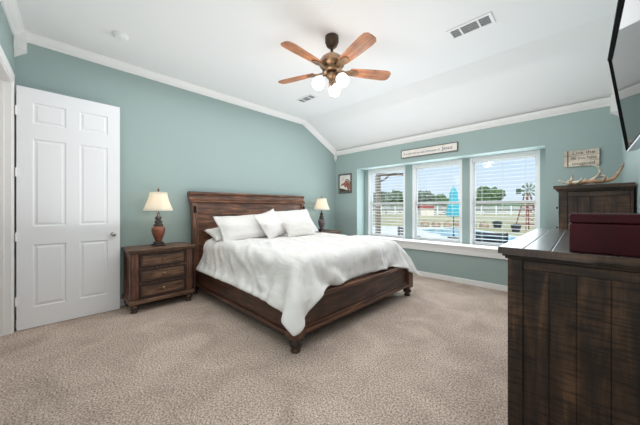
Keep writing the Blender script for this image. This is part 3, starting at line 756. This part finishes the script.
# ------------------------------------------------------------------ ceiling fan
fan = thing('ceiling_fan', 'bronze ceiling fan with five wooden blades and three lit glass shades', 'ceiling fan', (2.263, -2.640, ZC))
bm = BM(); lathe(bm, [(.070, 0), (.074, -.02), (.072, -.06), (.056, -.10), (.036, -.118), (.016, -.122), (.014, -.19)], (0, 0, 0), 28); obj('canopy', bm, M['bronze_dark'], fan, 0, True)
bm = BM(); lathe(bm, [(.03, -.185), (.07, -.20), (.115, -.235), (.135, -.27), (.138, -.30), (.120, -.325), (.09, -.34), (.085, -.36), (.10, -.37), (.085, -.385), (.05, -.39)], (0, 0, 0), 32); obj('motor', bm, M['bronze'], fan, 0, 'auto')
bm = BM(); lathe(bm, [(.05, -.385), (.062, -.40), (.062, -.43), (.04, -.45), (.03, -.475), (.035, -.49), (.012, -.51), (.008, -.525)], (0, 0, 0), 24); hub = obj('light_kit', bm, M['bronze'], fan, 0, True)
for k in range(5):
    a = R(-88.5+72*k)
    bm = BM()     # blade outline
    out = [(.20, -.052), (.30, -.062), (.45, -.071), (.58, -.076), (.632, -.070), (.658, -.045), (.664, 0), (.658, .045), (.632, .070), (.58, .076), (.45, .071), (.30, .062), (.20, .052)]
    prism(bm, [(x, y, -.004) for x, y in out], (0, 0, .009))
    b_ = obj('blade', bm, M['fanwood'], fan, .002)
    b_.matrix_local = Matrix.Translation((0, 0, -.36)) @ Matrix.Rotation(a, 4, 'Z') @ Matrix.Rotation(R(-12), 4, 'X')
    bm = BM(); prism(bm, [(.09, -.03, -.012), (.15, -.018, -.012), (.20, -.045, -.012), (.27, -.038, -.012), (.30, 0, -.012), (.27, .038, -.012), (.20, .045, -.012), (.15, .018, -.012), (.09, .03, -.012)], (0, 0, .007))
    obj('blade_iron', bm, M['bronze'], b_, .003)
for k, a in enumerate((195, 75, -45)):
    th = R(44.6+a)
    t_ = Vector((math.cos(th), math.sin(th), 0)); 
    p = [Vector((0, 0, -.42))+t_*.05, Vector((0, 0, -.425))+t_*.09, Vector((0, 0, -.445))+t_*.11]
    bm = BM(); tube(bm, p, .011, 10); arm = obj('light_arm', bm, M['bronze'], fan, 0, True)
    bm = BM(); lathe(bm, [(.022, 0), (.03, -.012), (.056, -.035), (.066, -.075), (.062, -.11), (.045, -.132), (.015, -.142)], (0, 0, 0), 24)
    g = obj('glass_shade', bm, M['globe'], fan, 0, True); g['label'] = 'lit frosted glass shade'
    ax_ = t_.cross(Vector((0, 0, 1)))
    g.matrix_local = Matrix.Translation(p[-1]) @ Matrix.Rotation(-R(28), 4, -ax_)
for a in (40, 160, 280):
    t_ = Vector((math.cos(R(a)), math.sin(R(a)), 0))*.30
    light('fan_light', 'POINT', (2.263+t_.x*.9, -2.640+t_.y*.9, ZC-.62), FAN_E, (1, .96, .91), .10)
for yy, L_ in ((.028, .10), (-.02, .07)):
    bm = BM(); tube(bm, [(yy, .0, -.50), (yy, .0, -.50-L_)], .0018, 6); lathe(bm, [(.003, -.50-L_), (.007, -.51-L_), (.005, -.525-L_)], (yy, 0, 0), 10); obj('pull_chain', bm, M['bronze'], fan)

# ------------------------------------------------------------------ ceiling vents and smoke detector
def vent(loc, lx, ly, label, rz=0):
    t = thing('ceiling_vent', label, 'vent', loc, rz)
    bm = BM(); e = .028
    box(bm, -lx/2, lx/2, -ly/2, -ly/2+e, -.009, 0); box(bm, -lx/2, lx/2, ly/2-e, ly/2, -.009, 0); box(bm, -lx/2, -lx/2+e, -ly/2+e, ly/2-e, -.009, 0); box(bm, lx/2-e, lx/2, -ly/2+e, ly/2-e, -.009, 0)
    w_ = lx-2*e
    for q in (.25, .72): box(bm, -lx/2+e+w_*q-.008, -lx/2+e+w_*q+.008, -ly/2+e, ly/2-e, -.009, 0)
    obj('frame', bm, M['vent'], t, .002)
    bm = BM(); box(bm, -lx/2+e, lx/2-e, -ly/2+e, ly/2-e, -.001, 0); obj('backing', bm, M['black'], t)
    bm = BM(); n = 11
    for k in range(n):
        y = -ly/2+e+(ly-2*e)*(k+.5)/n; box(bm, -lx/2+e, lx/2-e, y-.0045, y+.0045, -.0065, -.0050, rot=(R(20), 0, 0))
    obj('louvres', bm, M['vent_dark'], t)
    return t
vent((3.365, -1.775, ZC), .40, .20, 'rectangular white ceiling vent in the right part of the ceiling')
vent((.895, -1.75, ZC), .36, .18, 'rectangular white ceiling vent beyond the fan, near the bed wall')
t = thing('smoke_detector', 'round white smoke detector on the ceiling above the open door', 'smoke detector', (.69, -4.23, ZC))
bm = BM(); lathe(bm, [(.07, 0), (.07, -.01), (.062, -.028), (.05, -.038), (.02, -.040)], (0, 0, 0), 28); obj('body', bm, M['vent'], t, 0, 'auto')
bm = BM(); lathe(bm, [(.018, -.038), (.018, -.043), (.01, -.045)], (.02, 0, 0), 14); obj('test_button', bm, M['vent'], t, 0, 'auto')

# ------------------------------------------------------------------ signs and picture on the window wall
t = thing('wall_sign', 'long narrow white sign in a dark frame above the left and middle windows', 'sign', (2.20, -.002, 2.265))
bm = BM(); box(bm, -.495, .495, -.018, 0, -.064, .064); obj('board', bm, M['signwhite'], t)
bm = BM(); e = .008
box(bm, -.505, .505, -.024, 0, -.074, -.064); box(bm, -.505, .505, -.024, 0, .064, .074); box(bm, -.505, -.495, -.024, 0, -.064, .064); box(bm, .495, .505, -.024, 0, -.064, .064); obj('frame', bm, M['signframe'], t)
text_obj('lettering', 'It is well with my soul, all because of', .052, M['ink'], t, (-.12, -.0185, -.006), (PI/2, 0, 0), width=.66)
text_obj('lettering', 'Jesus', .085, M['ink'], t, (.34, -.0185, 0), (PI/2, 0, 0), width=.17)
t = thing('wall_sign', 'small whitewashed plank sign with three lines of text behind the antlers', 'sign', (4.162, -.002, 1.875))
for k in range(3):
    bm = BM(); z = -.068+k*.068; box(bm, -.160, .160, -.022, -.004, z-.033, z+.033); obj('plank', bm, M['signwood'], t, .002)
bm = BM(); box(bm, -.130, -.118, -.0225, -.020, -.100, .100); o = obj('stripe', bm, M['ink'], t); 
bm = BM(); box(bm, -.12, -.08, -.004, 0, -.09, .09); box(bm, .08, .12, -.004, 0, -.09, .09); obj('batten', bm, M['signframe'], t)
bm = BM(); box(bm, .160, .164, -.022, 0, -.101, .101); obj('edge_strip', bm, M['ink'], t)
for k, (s, wd) in enumerate((('Live the', .20), ('life you have', .23), ('imagined', .20))):
    text_obj('lettering', s, .055, M['ink'], t, (.02, -.0228, .068-k*.068), (PI/2, 0, 0), width=wd)
t = thing('framed_picture', 'small framed picture with a red brown shape left of the windows', 'picture', (.300, -.002, 1.80))
bm = BM(); e = .028; hx, hz = .188, .222
box(bm, -hx, hx, -.022, 0, -hz, -hz+e); box(bm, -hx, hx, -.022, 0, hz-e, hz); box(bm, -hx, -hx+e, -.022, 0, -hz+e, hz-e); box(bm, hx-e, hx, -.022, 0, -hz+e, hz-e); obj('frame', bm, M['picframe'], t, .003)
bm = BM(); box(bm, -hx+e, hx-e, -.010, 0, -hz+e, hz-e); obj('print', bm, M['signwhite'], t)
def patch(pts, col, y, nm):
    bm = BM(); prism(bm, [(a, y, b) for a, b in pts], (0, .0015, 0)); obj('print_shape', bm, plain(nm, col, .8, var=.2, vscale=30), t)
patch([(-.12, -.02), (-.03, .02), (.03, .07), (.09, .05), (.15, -.02), (.15, -.14), (.08, -.16), (.04, -.06), (.0, -.10), (-.03, -.03), (-.11, -.05)], (150, 92, 74), -.0118, 'print_red')
patch([(-.155, -.10), (-.04, -.12), (.05, -.15), (.155, -.16), (.155, -.19), (-.155, -.19)], (66, 64, 48), -.0125, 'print_dark')
patch([(.0, .04), (.05, .08), (.10, .06), (.155, -.02), (.155, .02), (.10, .09), (.03, .10)], (92, 84, 66), -.0130, 'print_olive')
patch([(-.09, .09), (-.03, .07), (-.02, .13), (-.08, .15)], (196, 186, 176), -.0118, 'print_grey')

# ------------------------------------------------------------------ outdoors
GZ = -.15
def ground_mat(name, c1, c2, scale, stretch=1):
    m, t, b = newmat(name); co = t.nodes.new('ShaderNodeTexCoord'); n = t.nodes.new('ShaderNodeTexNoise'); n.inputs['Scale'].default_value = scale; n.inputs['Detail'].default_value = 5
    r = t.nodes.new('ShaderNodeValToRGB'); r.color_ramp.elements[0].position = .35; r.color_ramp.elements[1].position = .65; r.color_ramp.elements[0].color = lin(c1); r.color_ramp.elements[1].color = lin(c2)
    t.links.new(co.outputs['Object'], n.inputs['Vector']); t.links.new(n.outputs[0], r.inputs[0]); t.links.new(r.outputs[0], b.inputs['Base Color']); b.inputs['Roughness'].default_value = .95
    return m
M['lawn'] = ground_mat('dry_lawn', (172, 160, 118), (200, 186, 148), .35)
M['patio'] = ground_mat('pale_concrete', (226, 216, 200), (238, 230, 216), 1.5)
bm = BM(); box(bm, -90, 70, .42, 150, GZ-.3, GZ-.03); o = struct('trim_14', bm, M['lawn'], 'dry lawn beyond the pool'); o.name = 'lawn'
tag(o, 'dry tan lawn stretching from the patio to the white fence', 'lawn'); 
bm = BM(); prism(bm, [(x, y, GZ-.03) for x, y in ((-6, .42), (12, .42), (12, 9.6), (3.6, 9.9), (1.2, 12.2), (-1.5, 15.6), (-6, 13.6), (-9, 10))], (0, 0, .03)); o = obj('patio', bm, M['patio']); tag(o, 'pale concrete patio around the pool', 'patio', kind='structure')
m, t_, b = newmat('pool_water'); b.inputs['Base Color'].default_value = lin((104, 190, 204)); b.inputs['Roughness'].default_value = .12
n_ = t_.nodes.new('ShaderNodeTexNoise'); n_.inputs['Scale'].default_value = 3; bp = t_.nodes.new('ShaderNodeBump'); bp.inputs['Strength'].default_value = .2
t_.links.new(n_.outputs[0], bp.inputs['Height']); t_.links.new(bp.outputs[0], b.inputs['Normal']); M['pool'] = m
pl = [(-3.3, 12.0), (-1.9, 9.9), (-.7, 9.2), (.5, 8.75), (1.6, 8.4), (3.4, 8.6), (3.3, 9.6), (1.2, 11.5), (-1.2, 14.5), (-2.2, 14.8)]
pool = thing('swimming_pool', 'turquoise swimming pool set in the pale patio', 'pool', (0, 0, 0))
bm = BM(); prism(bm, [(x, y, GZ+.001) for x, y in pl], (0, 0, .012)); obj('water', bm, M['pool'], pool)
bm = BM()
for (x, y), (x2, y2) in zip(pl, pl[1:]+pl[:1]):
    tube(bm, [(x, y, GZ+.012), (x2, y2, GZ+.012)], .03, 6)
obj('coping', bm, M['trim'], pool)

def blob(bm, c, r, amp=.25, seed=0, sub=3, sq=(1, 1, 1)):
    k = bmesh.ops.create_icosphere(bm, subdivisions=sub, radius=1)
    for v in k['verts']:
        d = v.co.normalized(); f = 1+amp*noise.noise(d*2.1+Vector((seed, seed*.7, 1)))*1.6+amp*.6*noise.noise(d*5.3+Vector((seed*2, 3, 1)))
        v.co = Vector((c[0]+d.x*r*f*sq[0], c[1]+d.y*r*f*sq[1], c[2]+d.z*r*f*sq[2]))
M['rock'] = ground_mat('tan_rock', (150, 122, 96), (196, 170, 142), 1.2)
for k in range(7):   # boulders edging the far side of the pool
    s = k/6; x = -5.0+s*4.2; y = 14.8+s*2.2
    r = .25+.04*(k*5 % 7)/6
    bm = BM(); blob(bm, (0, 0, r*.7), r, .22, k*1.7, 3, (1.1, .9, 1.0))
    o = obj('boulder', bm, M['rock'], None, 0, True); o.location = (x, y, GZ-.03)
    o['label'] = 'tan boulder in the low rock row behind the pool'; o['category'] = 'rock'; o['group'] = 'boulders behind the pool'
M['teal'] = plain('turquoise_canvas', (70, 182, 194), .8)
M['rust'] = plain('rust_red_metal', (150, 66, 56), .7)
M['dark_wicker'] = plain('dark_wicker', (48, 48, 54), .6)
M['leaf'] = ground_mat('green_foliage', (58, 84, 50), (108, 134, 84), 3)
M['leaf_grey'] = ground_mat('grey_green_foliage', (84, 100, 84), (120, 132, 112), 3)
M['bark'] = plain('bark', (92, 74, 60), .9)

u = thing('patio_umbrella', 'closed turquoise patio umbrella standing by the pool', 'umbrella', (-.04, 8.30, GZ+.012))
bm = BM(); lathe(bm, [(.25, 0), (.25, .05), (.05, .08), (.03, .2)], (0, 0, 0), 20); obj('base', bm, M['dark_wicker'], u, 0, 'auto')
bm = BM(); lathe(bm, [(.022, .1), (.022, 2.30)], (0, 0, 0), 12); obj('pole', bm, M['dark_wicker'], u)
bm = BM(); seg = 40; rings = []
for r, z in [(.24, .98), (.29, 1.08), (.26, 1.3), (.22, 1.55), (.17, 1.8), (.15, 1.95), (.17, 2.02), (.11, 2.2), (.03, 2.38)]:
    rings.append([bm.verts.new((r*(1+.16*math.cos(8*a))*math.cos(a), r*(1+.16*math.cos(8*a))*math.sin(a), z)) for a in [2*PI*k/seg for k in range(seg)]])
for A, B in zip(rings, rings[1:]):
    for k in range(seg): bm.faces.new((A[k], A[(k+1) % seg], B[(k+1) % seg], B[k]))
bm.faces.new(rings[-1]); bm.faces.new(rings[0][::-1]); obj('canopy', bm, M['teal'], u, 0, True)

def patio_chair(loc, rz, label):
    t = thing('patio_chair', label, 'chair', loc, rz, 'dark patio chairs')
    bm = BM(); box(bm, -.34, .34, -.30, .30, .32, .40); obj('seat', bm, M['dark_wicker'], t, .02)
    bm = BM()
    box(bm, -.36, -.32, .28, .33, 0, .88); box(bm, .32, .36, .28, .33, 0, .88)
    for k in range(6): box(bm, -.32, .32, .295, .32, .44+k*.075, .49+k*.075)
    obj('backrest', bm, M['dark_wicker'], t, .004)
    for s in (-1, 1):
        bm = BM(); box(bm, s*.34-.03, s*.34+.03, -.32, .30, .56, .60); obj('armrest', bm, M['dark_wicker'], t, .01)
        bm = BM(); box(bm, s*.34-.02, s*.34+.02, -.31, -.27, 0, .56); obj('leg', bm, M['dark_wicker'], t)
    return t
patio_chair((2.72, 2.05, GZ), R(180+5), 'dark slatted patio chair outside the right window')
patio_chair((.98, 2.1, GZ), R(180-40), 'dark patio chair outside the left window, partly behind the post')
for x, y, r, lb in ((-.1, 17.6, .30, 'small dark planter on the lawn, farther from the windmill'), (1.4, 14.6, .26, 'dark planter on the lawn beside the red windmill tower')):
    t = thing('planter', lb, 'planter', (x, y, GZ-.03), 0, 'dark planters on the lawn')
    bm = BM(); lathe(bm, [(r*.7, 0), (r, .36), (r*1.06, .36), (r*1.06, .42)], (0, 0, 0), 20); obj('pot', bm, M['dark_wicker'], t, 0, 'auto')
    bm = BM(); blob(bm, (0, 0, .42), r*.8, .3, 3, 2, (1, 1, .35)); obj('plant', bm, M['leaf_grey'], t)
# garden windmill
wm = thing('garden_windmill', 'rust red garden windmill tower with grey vanes on the lawn', 'windmill', (1.73, 16.4, GZ-.03), R(44.6))
for sx_ in (-1, 1):
    for sy_ in (-1, 1):
        bm = BM(); tube(bm, [(sx_*.46, sy_*.46, 0), (sx_*.08, sy_*.08, 2.4)], .035, 6); obj('leg', bm, M['rust'], wm)
bm = BM()
for z in (.4, .9, 1.4, 1.9):
    q = .46-(.38*z/2.4)
    q2 = .46-(.38*(z+.5)/2.4)
    for a, b in (((-q, -q), (q, -q)), ((q, -q), (q, q)), ((q, q), (-q, q)), ((-q, q), (-q, -q))):
        tube(bm, [(a[0], a[1], z), (b[0], b[1], z)], .022, 6)
    tube(bm, [(-q, -q, z), (q2, -q2, z+.5)], .018, 6); tube(bm, [(q, -q, z), (-q2, -q2, z+.5)], .018, 6)
obj('bracing', bm, M['rust'], wm)
bm = BM(); tube(bm, [(0, -.14, 2.5), (0, .12, 2.5), (0, .7, 2.5)], .03, 8); box(bm, -.01, .01, .55, .95, 2.35, 2.7); obj('tail', bm, M['leaf_grey'], wm)
for k in range(10):
    a = 2*PI*k/10; bm = BM()
    prism(bm, [(.08, -.15, -.02), (.52, -.15, -.085), (.52, -.13, .085), (.08, -.13, .02)], (0, .008, 0))
    v = obj('vane', bm, M['leaf_grey'], wm); v.matrix_local = Matrix.Translation((0, 0, 2.5)) @ Matrix.Rotation(a, 4, 'Y')
# porch post with brace and beam
pp = thing('porch_post', 'brown brick porch post carrying a dark beam and brace, seen through the left window', 'post', (-1.92, 4.9, GZ))
bm = BM(); box(bm, -.08, .08, -.08, .08, 0, 2.74); obj('column', bm, M['brick'], pp)
bm = BM(); box(bm, -.08, 1.25, -.07, .07, 2.74, 2.84, rot=(0, 0, R(40)), piv=(0, 0, 2.8)); obj('beam', bm, M['bark'], pp)
bm = BM(); tube(bm, [(.04, .04, 2.50), (.20, .17, 2.58), (.36, .31, 2.76)], .035, 8); obj('brace', bm, M['bark'], pp)
# white rail fence, far away
def fence(p0, p1, label):
    p0, p1 = Vector(p0), Vector(p1); L = (p1-p0).length; a = math.atan2((p1-p0).y, (p1-p0).x)
    t = thing('rail_fence', label, 'fence', (p0.x, p0.y, GZ-.03), a)
    bm = BM()
    for z in (.35, .8, 1.25, 1.6): box(bm, 0, L, -.02, .02, z-.09, z+.09)
    obj('rails', bm, M['vinyl'], t)
    for k in range(int(L/2.8)+1):
        bm = BM(); box(bm, k*2.8-.08, k*2.8+.08, -.08, .08, 0, 1.85); obj('fence_post', bm, M['vinyl'], t)
fence((-40, 30), (22, 82), 'white rail fence crossing the far side of the lawn')
def tree(x, y, h_, w_, seed, label, mat='leaf', low=False):
    t = thing('tree', label, 'tree', (x, y, GZ-.03), 0, 'trees beyond the white fence')
    bm = BM(); tube(bm, [(0, 0, 0), (0, 0, h_*.6)], [w_*.05, w_*.03], 8); obj('trunk', bm, M['bark'], t)
    rr = random.Random(seed); bm = BM()
    for k in range(9): blob(bm, (rr.uniform(-1, 1)*w_*.34, rr.uniform(-1, 1)*w_*.25, h_*rr.uniform(.28, .72)), w_*rr.uniform(.18, .28), .35, seed+k*2.3, 3, (1, 1, min(1, h_/w_)))
    obj('crown', bm, M[mat], t)
def D(u, d):
    th = math.radians(44.6); a = (u-320)/265
    return 4.163+d*(-math.sin(th)+a*math.cos(th)), -4.747+d*(math.cos(th)+a*math.sin(th))
tree(-12.2, 72.5, 7.2, 6.4, 5, 'round green tree beyond the fence, seen through the right window')
tree(6.6, 104.0, 7.2, 6.6, 9, 'grey green tree behind the garden windmill', 'leaf_grey')
spots = [D(386, 57)+(5.6,), D(400, 66)+(6.4,), D(421, 59)+(5.7,), D(435, 66)+(6.0,), D(371, 66)+(6.0,), D(449, 58)+(4.2,)]
lab = ['grey green tree beyond the fence at the left of the left window', 'green tree beyond the fence at the right of the left window', 'grey green tree beyond the fence at the left of the middle window', 'green tree beyond the fence left of the turquoise umbrella', 'grey tree beyond the fence hidden behind the brick post', 'low tree beyond the fence right behind the turquoise umbrella']
for k, (x, y, h_) in enumerate(spots): tree(x, y, h_, 4.6, 20+k, lab[k], 'leaf' if k % 2 else 'leaf_grey')
# dark distant hedge line
bm = BM()
for k in range(60):
    s = k/59; blob(bm, (-72+s*116, 36+s*88, 1.5), 1.9, .3, k*.9, 2, (1.1, 1.0, .62))
o = obj('hedge', bm, M['leaf'], None, 0, True); tag(o, 'dark green hedge line behind the far white fence', 'hedge', kind='stuff')
# far red roofed barn
bn = thing('barn', 'low building with red roof beyond the lawn, seen through the middle window', 'building', (-16.4, 44.0, GZ-.03), R(44.6))
bm = BM(); box(bm, -1.2, 1.2, -.8, .8, 0, 1.4); obj('wall', bm, M['patio'], bn)
bm = BM(); prism(bm, [(-1.3, -1.0, 1.35), (-1.3, 1.0, 1.35), (-1.3, 0, 2.0)], (2.6, 0, 0)); obj('roof', bm, M['rust'], bn)
